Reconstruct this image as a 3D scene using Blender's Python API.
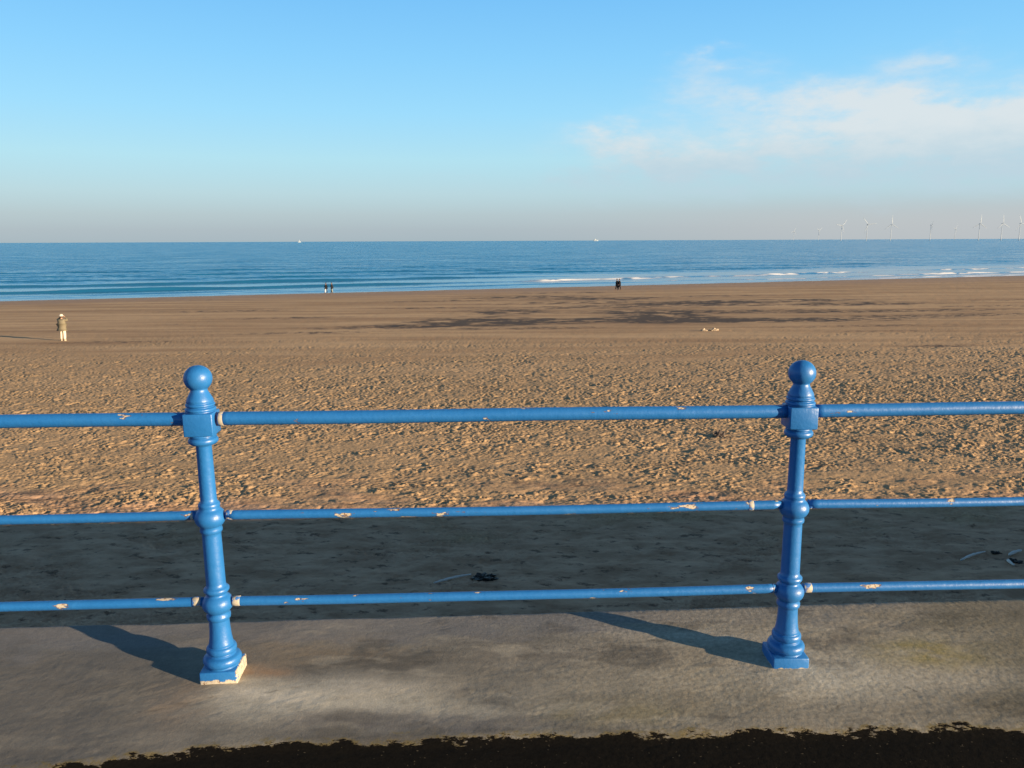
import bpy, bmesh, math, random
import numpy as np
from mathutils import Vector, Matrix
random.seed(7)
R = math.radians
S = bpy.context.scene
COL = S.collection
for o in list(bpy.data.objects):
    bpy.data.objects.remove(o)

# ------------------------------------------------------------------ camera, world, sun, exposure
CAM_Z = 1.57
cd = bpy.data.cameras.new("camera")
cam = bpy.data.objects.new("camera", cd); COL.objects.link(cam)
cd.sensor_width = 36; cd.lens = 28.0
cd.clip_start = 0.05; cd.clip_end = 120000
PITCH, ROLL = R(10.2), R(0.235)
cam.location = (0, 0, CAM_Z)
cam.matrix_world = Matrix.Translation((0, 0, CAM_Z)) @ Matrix.Rotation(math.pi/2 - PITCH, 4, 'X') @ Matrix.Rotation(-ROLL, 4, 'Z')
S.camera = cam

SUN_EL, SUN_AZ = R(9.3), R(-28.5)          # azimuth measured from +X towards +Y
EXPO = 1.35
sdir = Vector((math.cos(SUN_EL)*math.cos(SUN_AZ), math.cos(SUN_EL)*math.sin(SUN_AZ), math.sin(SUN_EL)))
sl = bpy.data.lights.new("sun", 'SUN'); sl.energy = 5.0; sl.angle = R(0.5); sl.color = (1.0, 0.74, 0.46)
sun = bpy.data.objects.new("sun", sl); COL.objects.link(sun)
sun.rotation_euler = (-sdir).to_track_quat('-Z', 'Y').to_euler()
sun.location = (20, -10, 15)
S.view_settings.view_transform = 'Standard'; S.view_settings.look = 'None'
S.view_settings.exposure = EXPO; S.view_settings.gamma = 1.0; S.view_settings.use_curve_mapping = False


def srgb(r, g, b):
    f = lambda c: (c/255/12.92) if c/255 <= .04045 else ((c/255+.055)/1.055)**2.4
    return (f(r), f(g), f(b))


class NT:
    """tiny helper round a node tree"""
    def __init__(s, nt): s.nt = nt; s.N = nt.nodes; s.L = nt.links
    def new(s, t, **kw):
        n = s.N.new(t)
        for k, v in kw.items(): setattr(n, k, v)
        return n
    def put(s, sock, v):
        if isinstance(v, bpy.types.NodeSocket): s.L.new(v, sock)
        elif v is not None:
            if hasattr(sock.default_value, '__len__') and not hasattr(v, '__len__'): v = (v,)*len(sock.default_value)
            if hasattr(v, '__len__') and len(sock.default_value) == 4 and len(v) == 3: v = (*v, 1)
            sock.default_value = v
    def m(s, op, a, b=None, c=None, clamp=False):
        n = s.new('ShaderNodeMath', operation=op, use_clamp=clamp)
        for i, v in enumerate((a, b, c)): s.put(n.inputs[i], v)
        return n.outputs[0]
    def v(s, op, a, b=None, out=0):
        n = s.new('ShaderNodeVectorMath', operation=op)
        s.put(n.inputs[0], a)
        if b is not None: s.put(n.inputs[3 if op == 'SCALE' else 1], b)
        return n.outputs[out]
    def mix(s, f, a, b, mode='MIX'):
        n = s.new('ShaderNodeMix', data_type='RGBA', blend_type=mode)
        s.put(n.inputs[0], f); s.put(n.inputs[6], a); s.put(n.inputs[7], b)
        return n.outputs[2]
    def ramp(s, f, stops, interp='LINEAR'):
        n = s.new('ShaderNodeValToRGB'); cr = n.color_ramp; cr.interpolation = interp
        while len(cr.elements) < len(stops): cr.elements.new(.5)
        for e, (p, c) in zip(cr.elements, stops):
            e.position = p; e.color = (*c, 1) if hasattr(c, '__len__') else (c, c, c, 1)
        s.put(n.inputs[0], f); return n.outputs[0]
    def noise(s, vec, scale, detail=3, rough=.5, dist=0, out=0):
        n = s.new('ShaderNodeTexNoise'); s.put(n.inputs['Vector'], vec)
        n.inputs['Scale'].default_value = scale; n.inputs['Detail'].default_value = detail
        n.inputs['Roughness'].default_value = rough; n.inputs['Distortion'].default_value = dist
        return n.outputs[out]
    def step(s, x, a, b):
        n = s.new('ShaderNodeMapRange', interpolation_type='SMOOTHSTEP'); s.put(n.inputs[0], x)
        n.inputs[1].default_value = a; n.inputs[2].default_value = b
        return n.outputs[0]
    def scale(s, vec, x, y, z):
        return s.v('MULTIPLY', vec, (x, y, z))
    def attr(s, name, out='Fac'):
        n = s.new('ShaderNodeAttribute', attribute_name=name); return n.outputs[out]
    def obj(s): return s.new('ShaderNodeTexCoord').outputs['Object']


# ---- sky: Nishita, corrected towards the hazy winter gradient, with a bank of soft cloud to the right
W = bpy.data.worlds.new("World"); S.world = W; W.use_nodes = True
w = NT(W.node_tree); w.N.clear()
STR = 0.1
K = 1.0/(STR*2**EXPO)
sky = w.new('ShaderNodeTexSky', sky_type='NISHITA', sun_disc=False)
sky.sun_elevation = SUN_EL; sky.sun_rotation = math.pi/2 - SUN_AZ
sky.air_density = 1.0; sky.dust_density = 1.0; sky.ozone_density = 1.5
gen = w.new('ShaderNodeTexCoord').outputs['Generated']
dirn = w.v('NORMALIZE', gen)
sep = w.new('ShaderNodeSeparateXYZ'); w.L.new(dirn, sep.inputs[0])
el = w.m('ARCSINE', sep.outputs[2])
az = w.m('ARCTAN2', sep.outputs[0], sep.outputs[1])
q = w.m('DIVIDE', w.m('MAXIMUM', el, 0), math.pi/2)
q = w.m('POWER', q, .5)
pos = lambda d: (d/90)**.5
stops = [(0, srgb(166, 184, 194)), (pos(.8), srgb(172, 188, 198)), (pos(1.8), srgb(178, 198, 207)), (pos(3.2), srgb(182, 213, 224)),
         (pos(5.5), srgb(176, 224, 241)), (pos(8.5), srgb(155, 219, 253)), (pos(12), srgb(136, 208, 254)), (pos(16), srgb(118, 194, 250)),
         (pos(28), (.100, .25, .44)), (pos(55), (.048, .090, .175)), (1, (.040, .070, .138))]
grad = w.ramp(q, stops)
# greyer, warmer murk low on the right
murk = w.m('MULTIPLY', w.step(az, -.1, .55), w.m('SUBTRACT', 1, w.step(el, .015, .06)))
grad = w.mix(w.m('MULTIPLY', murk, .8), grad, srgb(193, 197, 201))
skycol = w.mix(.94, sky.outputs[0], w.v('SCALE', grad, K))
# cloud bank
wv = w.scale(dirn, 1, 1, 2.6)
warp = w.v('SCALE', w.v('SUBTRACT', w.noise(wv, 7, 4, .55, out=1), (.5, .5, .5)), .16)
waz = w.m('ADD', az, w.m('MULTIPLY', w.m('SUBTRACT', w.noise(wv, 9, 5, .6), .5), .16))
wel = w.m('ADD', el, w.m('MULTIPLY', w.m('SUBTRACT', w.noise(w.v('ADD', wv, (3.1, 1.7, 5.2)), 11, 5, .6), .5), .07))
blobs = [(612, 146, 52, 13, .80), (644, 168, 36, 10, .95), (598, 184, 34, 9, .60), (690, 172, 60, 14, .55), (716, 82, 36, 9, .62), (682, 102, 36, 18, .50), (745, 118, 60, 18, .55),
         (800, 122, 60, 26, .62), (860, 124, 45, 26, .58), (912, 96, 34, 14, .60), (880, 150, 90, 20, .45), (905, 138, 30, 9, .55), (985, 148, 85, 22, 1.05), (1080, 142, 80, 26, 1.0),
         (750, 162, 110, 20, .62), (940, 186, 200, 20, .55), (1150, 160, 120, 35, .9), (820, 172, 190, 26, .36), (660, 140, 110, 26, .22), (460, 183, 60, 4, .22), (600, 196, 160, 10, .35)]
dens = None
for bx, by, sx, sy, am in blobs:
    da = w.m('DIVIDE', w.m('SUBTRACT', waz, math.atan((bx-512)/796)), sx/796*.95)
    de = w.m('DIVIDE', w.m('SUBTRACT', wel, (241-by)/796), sy/796)
    g = w.m('MULTIPLY', w.m('EXPONENT', w.m('MULTIPLY', w.m('ADD', w.m('MULTIPLY', da, da), w.m('MULTIPLY', de, de)), -1)), am)
    dens = g if dens is None else w.m('ADD', dens, g)
fine = w.noise(wv, 22, 6, .62)
dens = w.m('MULTIPLY', dens, w.m('ADD', w.m('MULTIPLY', w.step(w.noise(wv, 34, 5, .6), .25, .75), .22), w.m('MULTIPLY', fine, 1.35)))
dens = w.step(dens, .0, 1.08)
up = w.step(w.m('ADD', el, w.m('MULTIPLY', w.m('SUBTRACT', fine, .5), .05)), .07, .135)
ccol = w.mix(up, srgb(190, 212, 224), srgb(224, 230, 232))
skycol = w.mix(w.m('MULTIPLY', dens, .88), skycol, w.v('SCALE', ccol, K))
bg = w.new('ShaderNodeBackground'); bg.inputs[1].default_value = STR
w.L.new(skycol, bg.inputs[0])
wo = w.new('ShaderNodeOutputWorld'); w.L.new(bg.outputs[0], wo.inputs[0])

# ------------------------------------------------------------------ helpers
def link(name, me, mat=None, parent=None):
    o = bpy.data.objects.new(name, me); COL.objects.link(o)
    if mat is not None: me.materials.append(mat)
    if parent is not None: o.parent = parent
    return o

def tag(o, label=None, cat=None, group=None, kind=None):
    for k, v in (('label', label), ('category', cat), ('group', group), ('kind', kind)):
        if v: o[k] = v
    return o

def empty(name, loc, rz=0):
    o = bpy.data.objects.new(name, None); COL.objects.link(o); o.location = loc; o.rotation_euler = (0, 0, rz)
    o.empty_display_size = .2
    return o

def bm_obj(name, bm, mat, parent=None, smooth=True):
    me = bpy.data.meshes.new(name)
    bmesh.ops.recalc_face_normals(bm, faces=bm.faces)
    bm.to_mesh(me); bm.free()
    for p in me.polygons: p.use_smooth = smooth
    return link(name, me, mat, parent)

def copy_tree(o, parent=None):
    c = o.copy(); COL.objects.link(c)
    if parent is not None: c.parent = parent
    for ch in [x for x in bpy.data.objects if x.parent == o]:
        copy_tree(ch, c)
    return c

def material(name):
    mt = bpy.data.materials.new(name); mt.use_nodes = True
    t = NT(mt.node_tree)
    b = t.N['Principled BSDF']
    return mt, t, b

def plain(name, col, rough=.7, spec=.3, var=.12, scale=9.0):
    mt, t, b = material(name)
    n = t.noise(t.obj(), scale, 3)
    c = t.mix(n, tuple(x*(1-var) for x in col), tuple(min(1, x*(1+var)) for x in col))
    t.L.new(c, b.inputs['Base Color']); b.inputs['Roughness'].default_value = rough
    b.inputs['Specular IOR Level'].default_value = spec
    return mt

# ---- vectorised noise
_rng = np.random.RandomState(12)
_PM = _rng.permutation(4096).astype(np.int32); _UN = _rng.rand(4096).astype(np.float32)
_GX = np.cos(_UN*2*np.pi).astype(np.float32); _GY = np.sin(_UN*2*np.pi).astype(np.float32)
def _i(ix, iy, seed):
    return _PM[(_PM[(ix+seed*131) & 4095]+iy) & 4095]
def _h(ix, iy, seed): return _UN[_i(ix, iy, seed)]
def vnoise(x, y, seed=0):
    x = np.asarray(x, np.float32); y = np.asarray(y, np.float32)
    fx0, fy0 = np.floor(x), np.floor(y); ix, iy = fx0.astype(np.int32), fy0.astype(np.int32); fx, fy = x-fx0, y-fy0
    def g(dx, dy):
        t = _i(ix+dx, iy+dy, seed)
        return _GX[t]*(fx-dx)+_GY[t]*(fy-dy)
    u = fx*fx*fx*(fx*(fx*6-15)+10); v = fy*fy*fy*(fy*(fy*6-15)+10)
    n0 = g(0, 0)*(1-u)+g(1, 0)*u; n1 = g(0, 1)*(1-u)+g(1, 1)*u
    return (n0*(1-v)+n1*v)*1.5
def fbm(x, y, oct=4, seed=0, gain=.5):
    s = 0; a = 1
    for i in range(oct):
        s = s+a*vnoise(x*2**i+17.3*i, y*2**i-9.1*i, seed+i*7); a *= gain
    return s
def sst(x, a, b):
    t = np.clip((x-a)/(b-a), 0, 1); return t*t*(3-2*t)

def pits(x, y, cell, seed, wmin, wmax, stretch=1.6, prob=1.0):
    """elongated random dents (prints and scuffs) on a jittered grid: 0..1 depth"""
    full = x; k_ = int((rows < 72).sum()); x = x[:k_].astype(np.float32); y = y[:k_].astype(np.float32)
    out = np.zeros_like(x); rim = np.zeros_like(x)
    cx, cy = np.floor(x/cell).astype(np.int32), np.floor(y/cell).astype(np.int32)
    for dx in (-1, 0, 1):
        for dy in (-1, 0, 1):
            ix, iy = cx+dx, cy+dy
            px = (ix+_h(ix, iy, seed))*cell; py = (iy+_h(ix, iy, seed+1))*cell
            th = _h(ix, iy, seed+2)*np.pi; wd = wmin+(wmax-wmin)*_h(ix, iy, seed+3)
            dp = np.where(_h(ix, iy, seed+4) < prob, .35+.65*_h(ix, iy, seed+5), 0)
            ax = (x-px)*np.cos(th)+(y-py)*np.sin(th); ay = -(x-px)*np.sin(th)+(y-py)*np.cos(th)
            d2 = (ax/(wd*stretch))**2+(ay/wd)**2
            out = np.maximum(out, dp*np.exp(-d2**1.5)); rim = np.maximum(rim, dp*np.exp(-((np.sqrt(d2)-1.35)/.35)**2))
    pad = np.zeros((full.shape[0]-k_, full.shape[1]), np.float32)
    return np.concatenate([out, pad]), np.concatenate([rim, pad])

def grid_mesh(name, X, Y, Z, attrs=None, colattr=None):
    nr, nc = X.shape
    co = np.stack([X, Y, Z], -1).reshape(-1, 3).astype(np.float32)
    i = np.arange(nr*nc).reshape(nr, nc)
    f = np.stack([i[:-1, :-1], i[:-1, 1:], i[1:, 1:], i[1:, :-1]], -1).reshape(-1, 4).astype(np.int32)
    me = bpy.data.meshes.new(name)
    me.vertices.add(len(co)); me.vertices.foreach_set('co', co.ravel())
    me.loops.add(f.size); me.loops.foreach_set('vertex_index', f.ravel())
    me.polygons.add(len(f)); me.polygons.foreach_set('loop_start', np.arange(0, f.size, 4, dtype=np.int32))
    me.polygons.foreach_set('loop_total', np.full(len(f), 4, np.int32))
    me.polygons.foreach_set('use_smooth', np.ones(len(f), bool))
    for k, a in (attrs or {}).items():
        at_ = me.attributes.new(k, 'FLOAT', 'POINT'); at_.data.foreach_set('value', a.ravel().astype(np.float32))
    for k, a in (colattr or {}).items():
        at_ = me.attributes.new(k, 'FLOAT_COLOR', 'POINT')
        at_.data.foreach_set('color', np.concatenate([a.reshape(-1, 3), np.ones((a.size//3, 1))], 1).ravel().astype(np.float32))
    me.update(); me.validate()
    return me

# ------------------------------------------------------------------ lie of the land (metres; z = 0 on top of the sea wall)
WATER = -6.6
fence_y = lambda x: 2.745+.0428*x
edge_y = lambda x: 3.19+.047*x+.006*np.clip(x, 0, 3)              # seaward edge of the coping
kerb_y = lambda x: 2.315+.040*x-.012*np.clip(x, -3, 3)**2-.075*sst(-x, .85, 1.6)      # where coping meets the promenade
shore_y = lambda x: 139.3+.355*x
def beach_z(x, y):
    u = np.clip((y-3.2)/(shore_y(x)-3.2), 0, 1.6)
    return -4.15-(WATER*-1-4.15)*np.where(u < 1, u**1.15, 1+(u-1)*1.5)
def on_beach(px, py):
    """ground point of the beach seen along a given direction from where the photographer stood"""
    c, s = math.cos(ROLL), math.sin(ROLL)
    a, b = (px-512)/796.4, -(py-384)/796.4
    u, v = c*a+s*b, -s*a+c*b
    d = (u, math.cos(PITCH)+v*math.sin(PITCH), -math.sin(PITCH)+v*math.cos(PITCH))
    t = 4
    for _ in range(80):
        z = float(beach_z(d[0]*t, d[1]*t)); t = t+.5*((z-CAM_Z)/d[2]-t)
    return d[0]*t, d[1]*t

# ------------------------------------------------------------------ beach
ys = [2.9, 4, 5.5, 7, 8.2, 9, 9.6]
y = 10.0
while y < 175:
    ys.append(y); y += max(.026, (.36 if y < 48 else .6)*y*y/(5.9*796))
while y < 420:
    ys.append(y); y += 6
rows = np.array(ys)
T = np.concatenate([np.linspace(-2.2, -.86, 90)[:-1], np.linspace(-.86, .86, 1300), np.linspace(.86, 2.2, 90)[1:]])
X = (rows[:, None]+2.0)*T[None, :]
Y = np.repeat(rows[:, None], len(T), 1)+0*X
Z = beach_z(X, Y)
U = Y/np.maximum(shore_y(X), 5)
D = Y
# across/along the shore
ca, sa = math.cos(math.atan(.355)), math.sin(math.atan(.355))
AL = X*ca+Y*sa; PE = -X*sa+Y*ca
big = fbm(AL/9, PE/3.0, 3, 11)
big2 = fbm(X/3.1, Y/1.6, 3, 19)
trod = sst(D+4.5*big, 16.5, 23)*(1-sst(D+9*big, 28, 60))**.8        # churned, footmarked belt
nearz = 1-sst(D+2*big2, 16.5, 22)
p1, r1 = pits(X, Y, .135, 101, .026, .050, 1.7, 1.0)
p2, r2 = pits(X, Y, .30, 201, .045, .085, 1.8, .55)
p3, r3 = pits(X, Y, .62, 301, .10, .17, 1.6, .6)
lump = fbm(X/.10, Y/.085, 3, 31, .75)
patch = np.clip(1.0+.75*fbm(X/1.5, Y/.9, 4, 43, .65), .40, 1.7)
rel = trod*patch*(.45+.55*sst(D, 18, 29))*(-.023*p1+.007*r1-.026*p2+.011*r2-.034*p3+.014*r3+.0185*lump)
rel += trod*.018*fbm(X/1.1, Y/.9, 2, 47)
rel += nearz*(-.018*p1*sst(big2, -.3, .3)-.02*p2-.03*p3*.8+.012*lump*(.4+sst(big2, .0, .6))+.03*fbm(X/1.6, Y/.7, 3, 53))
clod = sst(fbm(X/.42, Y/.28, 5, 61, .68), .22, .75)*sst(big2, -.15, .4)*sst(D, 14, 16.5)*(1-sst(D, 23, 29))
rel += .032*clod
farz = sst(D+9*big, 30, 58)
rel += farz*(.010*fbm(AL/1.6, PE/.5, 3, 71)-.014*p3*sst(fbm(AL/6, PE/3, 2, 5), 0, .5))
rel *= (1-sst(U, .93, .99))*sst(Y, 3.0, 5)
Z = Z+rel
# dark deposits of coal dust and standing damp, long and low along the shore
def streak(px, py, wpx, hpx, amp):
    x0, y0 = on_beach(px, py); xa, _ = on_beach(px+wpx, py); _, yb = on_beach(px, py-hpx)
    L = (xa-x0)*1.15; Dd = max(.5, (yb-y0))
    n = fbm(AL/(L*.45)+px, PE/(Dd*.28)+py, 4, 77, .55)
    a_ = ((X-x0)*1.0)/L; b_ = ((Y-y0)-.10*(X-x0))/(Dd*1.05)
    return amp*np.exp(-(a_**2+b_**2)**1.2)*np.clip(.62+.95*n, 0, 1.5)
STR_L = [(470, 322, 60, 4.5, 1.0), (500, 312, 45, 3, .75), (560, 321, 80, 2.6, .95), (660, 316, 50, 5, 1.0), (640, 306, 110, 1.8, .85), (760, 301, 110, 1.6, .9),
         (850, 304, 90, 1.7, .85), (700, 320, 70, 2.2, .9), (800, 320, 130, 2.0, .95), (960, 315, 120, 1.5, .75), (600, 299, 60, 1.6, .8), (530, 297, 70, 1.4, .8),
         (380, 327, 70, 2.0, .75), (300, 333, 70, 1.3, .6), (230, 311, 60, 1.0, .55), (290, 318, 60, 1.2, .55), (440, 301, 70, 1.0, .5), (120, 342, 90, 1.4, .45),
         (880, 331, 60, 1.2, .35), (940, 346, 45, 1.4, .75), (720, 296, 80, 1.0, .5), (180, 324, 40, .9, .3), (900, 311, 150, 1.3, .7), (1000, 306, 80, .9, .5), (560, 303, 90, 1.2, .6), (760, 311, 110, 1.4, .7), (850, 326, 120, 1.0, .45), (560, 293, 60, .9, .5), (430, 308, 50, .9, .5), (700, 303, 70, .9, .6), (540, 328, 90, 1.3, .55), (90, 330, 60, .8, .3), (200, 300, 60, .8, .3), (1010, 300, 60, 1.0, .4), (640, 311, 80, 1.6, .6)]
coal = sum(streak(*s_) for s_ in STR_L)
coal = sst(coal, .07, .72)
for (px, py, wp, hp, am) in [(50, 497, 60, 9, .7), (405, 484, 32, 7, .8), (140, 470, 60, 5, .45), (250, 470, 50, 5, .5), (520, 482, 40, 6, .7), (590, 484, 50, 8, .8), (690, 463, 40, 4, .6),
                             (830, 465, 60, 6, .55), (560, 470, 90, 5, .4), (960, 480, 70, 5, .35), (720, 436, 12, 6, .6), (860, 440, 60, 3, .45), (930, 447, 50, 3, .5),
                             (330, 490, 50, 6, .4), (700, 490, 70, 6, .5), (450, 470, 70, 5, .4), (100, 450, 70, 4, .3)]:
    coal = np.maximum(coal, np.clip(streak(px, py, wp, hp, am)*sst(.2+fbm(X/.6, Y/.4, 4, 83, .6), -.1, .45), 0, .9))
damp_shade = np.clip(1-sst(D+2.5*big2, 15.3, 19.5), 0, 1)             # damp sand under the wall; its colour also carries the wall's shade tone
wet = sst(U+.02*big, .80, .955)                                 # tidal flat
cx_ = np.zeros_like(X)
me = grid_mesh('beach', X, Y, Z, {'coal': coal, 'damp_shade': damp_shade, 'wet': wet, 'trod': trod, 'flat': farz})
mt, t, b = material('sand')
oc = t.obj()
n1 = t.noise(t.scale(oc, 1, 1, 1), .35, 4, .55); n2 = t.noise(oc, 14, 4, .65); n3 = t.noise(t.scale(oc, .05, .35, 1), 1.0, 4, .55)
dry = t.mix(n1, (.42, .29, .165), (.53, .37, .22))
dry = t.mix(t.m('MULTIPLY', t.step(n2, .30, .75), .55), dry, (.27, .18, .10))
dry = t.mix(t.m('MULTIPLY', t.step(t.noise(t.scale(oc, 1, 1.5, 1), 5.5, 5, .7), .56, .68), .6), dry, (.20, .135, .08))
flatc = t.mix(t.step(n3, .3, .7), (.33, .215, .125), (.51, .35, .205))
c = t.mix(t.attr('flat'), dry, flatc)
c = t.mix(t.m('MULTIPLY', t.attr('wet'), .75), c, (.34, .23, .155))
c = t.mix(t.attr('damp_shade'), c, t.mix(t.step(t.noise(t.scale(oc, .7, 1.6, 1), 1.6, 5, .65), .3, .7), (.33, .20, .125), (.52, .34, .225)))
c = t.mix(t.m('MULTIPLY', t.m('MULTIPLY', t.attr('damp_shade'), t.step(t.noise(t.scale(oc, 1, 1.8, 1), 2.6, 5, .7), .55, .66)), .75), c, (.09, .062, .046))
specks = t.step(t.noise(oc, 9, 2, .5), .70, .76)
c = t.mix(t.m('MULTIPLY', specks, t.m('MULTIPLY', t.attr('trod'), .55)), c, (.62, .50, .36))
c = t.mix(t.m('MULTIPLY', t.attr('coal'), .90), c, (.062, .055, .054))
t.L.new(c, b.inputs['Base Color'])
b.inputs['Specular IOR Level'].default_value = .08
t.L.new(t.m('SUBTRACT', .95, t.m('MULTIPLY', t.attr('wet'), .25)), b.inputs['Roughness'])
bmp = t.new('ShaderNodeBump'); bmp.inputs['Distance'].default_value = .012; bmp.inputs['Strength'].default_value = .7
t.L.new(t.noise(oc, 22, 5, .65), bmp.inputs['Height']); t.L.new(bmp.outputs[0], b.inputs['Normal'])
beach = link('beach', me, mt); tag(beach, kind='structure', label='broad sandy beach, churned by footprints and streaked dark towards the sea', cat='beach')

# ------------------------------------------------------------------ sea
ys = []
y = 60.0
while y < 45000:
    ys.append(y); y += max(.28, (.16 if 100 < y < 240 else .5)*y*y/(8.2*796)) if y < 700 else y*.03
rows = np.array(ys)
T = np.linspace(-1.5, 1.5, 900)
X = rows[:, None]*T[None, :]*1.0; Y = np.repeat(rows[:, None], len(T), 1)
X = X+0
PE = (Y-shore_y(X))*ca; AL = X*ca+Y*sa
wob = fbm(AL/60, PE/90, 3, 5)
Z = np.full_like(X, WATER)
sw = np.zeros_like(X); foam = np.zeros_like(X)
def ridge(d0, h, wf, wb, a0, a1, fo=0, soft=18, seed=1, slant=0):
    """one swell crest lying roughly along the shore, between along-shore stations a0 and a1"""
    global Z, sw, foam
    d = PE-d0-3.0*fbm(AL/45, 0*AL+seed*3.7, 3, seed)-slant*(AL-a0)
    pr = np.where(d < 0, np.exp(-(d/wf)**2), np.exp(-(d/wb)**2))
    m = sst(AL, a0-soft, a0+soft)*(1-sst(AL, a1-soft, a1+soft))*(.75+.5*fbm(AL/30, 0*AL+seed, 2, seed+3))
    Z = Z+h*pr*m; sw = np.maximum(sw, pr*m)
    if fo:
        brk = sst(fbm(AL/6, PE/3, 4, seed+9, .65), .05-.5*fo, .55-.5*fo)
        foam = np.maximum(foam, brk*np.exp(-((d+wf*.5)/(wf*1.3))**2)*m)
ridge(19, .55, .6, 4.0, -300, 45, 0, 30, 1)
ridge(40, .60, .7, 5, -300, 60, 0, 40, 2)
ridge(9, .22, 1.0, 3.0, -40, 75, 0, 15, 3)
ridge(20.5, .45, 1.3, 3.6, 58, 86, 1.5, 5, 4)
ridge(24, .40, 1.2, 3.4, 84, 118, .6, 6, 5)
ridge(27, .38, 1.2, 3.4, 114, 150, .5, 8, 6)
ridge(33, .30, 1.2, 3.4, 165, 240, .35, 12, 7)
ridge(11, .16, .9, 2.5, 80, 170, .25, 12, 8)
ridge(13, .26, 1.0, 2.8, 135, 330, 1.0, 20, 9)
ridge(62, .40, 2.2, 6, -100, 260, 0, 60, 10)
ridge(85, .38, 2.4, 7, -300, 300, 0, 60, 11)
ridge(120, .35, 2.6, 8, -300, 400, 0, 60, 12)
ridge(17, .45, 1.4, 4, -130, -52, .6, 6, 13)
ridge(5, .10, .8, 2.0, -200, 60, 0, 20, 14)
# thin wash along the margin
wr = sst(AL, 95, 150)
mg = PE-1.3-2.5*wr-1.8*fbm(AL/22, 0*AL, 3, 91)
foam = np.maximum(foam, np.exp(-(mg/(1.9+2.6*wr))**2)*(.16+.80*wr)*sst(fbm(AL/9, PE/2.2, 3, 95), -.35, .25))
calm = 1-sst(PE+8*wob, 40, 68)
chop = (1-calm)*(1-sst(Y, 500, 900))
Z = Z+chop*(.030*fbm(X/4.5, Y/1.7, 3, 15))+.016*fbm(X/2.5, Y/.9, 2, 16)*(1-sst(Y, 500, 900))
me = grid_mesh('sea', X, Y, Z, {'foam': np.clip(foam*1.08, 0, 1), 'calm': calm})
mt, t, b = material('sea water')
oc = t.obj()
far = t.noise(t.scale(oc, .004, .03, 1), 1.0, 4, .6); mid = t.noise(t.scale(oc, .05, .16, 1), 1.0, 4, .6)
deep = t.mix(far, (.001, .092, .215), (.003, .125, .275))
deep = t.mix(t.m('MULTIPLY', t.step(mid, .35, .75), .5), deep, (.006, .150, .31))
t.L.new(t.m('ADD', .22, t.m('MULTIPLY', t.attr('calm'), .3)), b.inputs['Specular IOR Level'])
c = t.mix(t.m('MULTIPLY', t.attr('calm'), .35), deep, (.028, .125, .25))
c = t.mix(t.attr('foam'), c, (.92, .93, .94))
t.L.new(c, b.inputs['Base Color']); b.inputs['IOR'].default_value = 1.33
t.L.new(t.m('ADD', .16, t.m('MULTIPLY', t.attr('foam'), .6)), b.inputs['Roughness'])
nv = t.v('SUBTRACT', t.v('SCALE', t.v('ADD', t.noise(t.scale(oc, .45, 1.1, 1), 1.0, 4, .65, out=1), t.noise(t.scale(oc, .035, .35, 1), 1.0, 3, .6, out=1)), .5), (.5, .5, .5))
amp = t.m('SUBTRACT', 1.05, t.m('MULTIPLY', t.attr('calm'), .85))
off = t.v('MULTIPLY', t.v('SCALE', nv, amp), (1.0, 1.15, 0))
geo = t.new('ShaderNodeNewGeometry').outputs['Normal']
lean = t.v('SCALE', t.v('MULTIPLY', (.03, -.10, 0), (1, 1, 1)), amp)
t.L.new(t.v('NORMALIZE', t.v('ADD', t.v('ADD', geo, off), lean)), b.inputs['Normal'])
sea = link('sea', me, mt); tag(sea, kind='structure', label='calm blue sea with low swells breaking at the shore', cat='sea')

# ------------------------------------------------------------------ sea wall: coping and face
xs = np.concatenate([np.linspace(-60, -4.2, 60)[:-1], np.linspace(-4.2, 4.2, 1250), np.linspace(4.2, 60, 60)[1:]]); vs = np.linspace(0, 1, 190)
Xc = np.repeat(xs[None, :], len(vs), 0)
rag = .030*fbm(xs/.35, 0*xs, 5, 21, .65)+.014*fbm(xs/.05, 0*xs, 4, 22, .65)
y0 = kerb_y(xs)+rag; y1 = edge_y(xs)-.030+.004*fbm(xs/.2, 0*xs, 3, 23)
y0 = kerb_y(xs)-.34
V = np.repeat(vs[:, None], len(xs), 1)
Yc = y0[None]*(1-V)+y1[None]*V
left = 1-sst(Xc, -.9, .9)
rip = .0005*fbm((Xc*.9+Yc*.42)/.45, (-Xc*.42+Yc*.9)/.045, 3, 127)*sst(fbm(Xc/.35, Yc/.22, 2, 128), .05, .45)
und = rip+.0024*fbm(Xc/.55, Yc/.35, 2, 24)+.0006*fbm(Xc/.09, Yc/.075, 4, 25, .6)*(.4+sst(fbm(Xc/.6, Yc/.4, 2, 26), -.1, .4))
dg = (Xc*.8+Yc*.6)
scr = .0008*sst(fbm((Xc*.85+Yc*.5)/.28, (-Xc*.5+Yc*.85)/.022, 2, 27), .5, .8)*sst(fbm(Xc/.45, Yc/.25, 2, 28), .25, .5)
Zc = und-scr-.006*(1-sst(Yc-kerb_y(Xc), -.05, .03))+.00045*fbm(Xc/.014, Yc/.016, 3, 29, .7)*(.15+sst(Xc+.4*fbm(Xc/.3, Yc/.3, 2, 30), -.3, .5))
for px_, s_ in ((-1.076, 1), (1.033, 1)):
    dx = Xc-px_-.02; dy = Yc-fence_y(px_)
    Zc += (.003*np.exp(-((dx/.14)**2+(dy/.13)**2)))
    Zc -= np.where((abs(Xc-px_) < .05) & (abs(dy) < .05), .02, 0)
def blob(x0, y0_, sx, sy, seed, rgh=.7):
    d = ((Xc-x0)/sx)**2+((Yc-y0_)/sy)**2
    return np.clip(np.exp(-d)*(1+rgh*fbm(Xc/.13, Yc/.08, 4, seed, .6)), 0, 1)[..., None]
mixc = lambda a, b_, f: a*(1-f)+np.array(b_)*f
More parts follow.
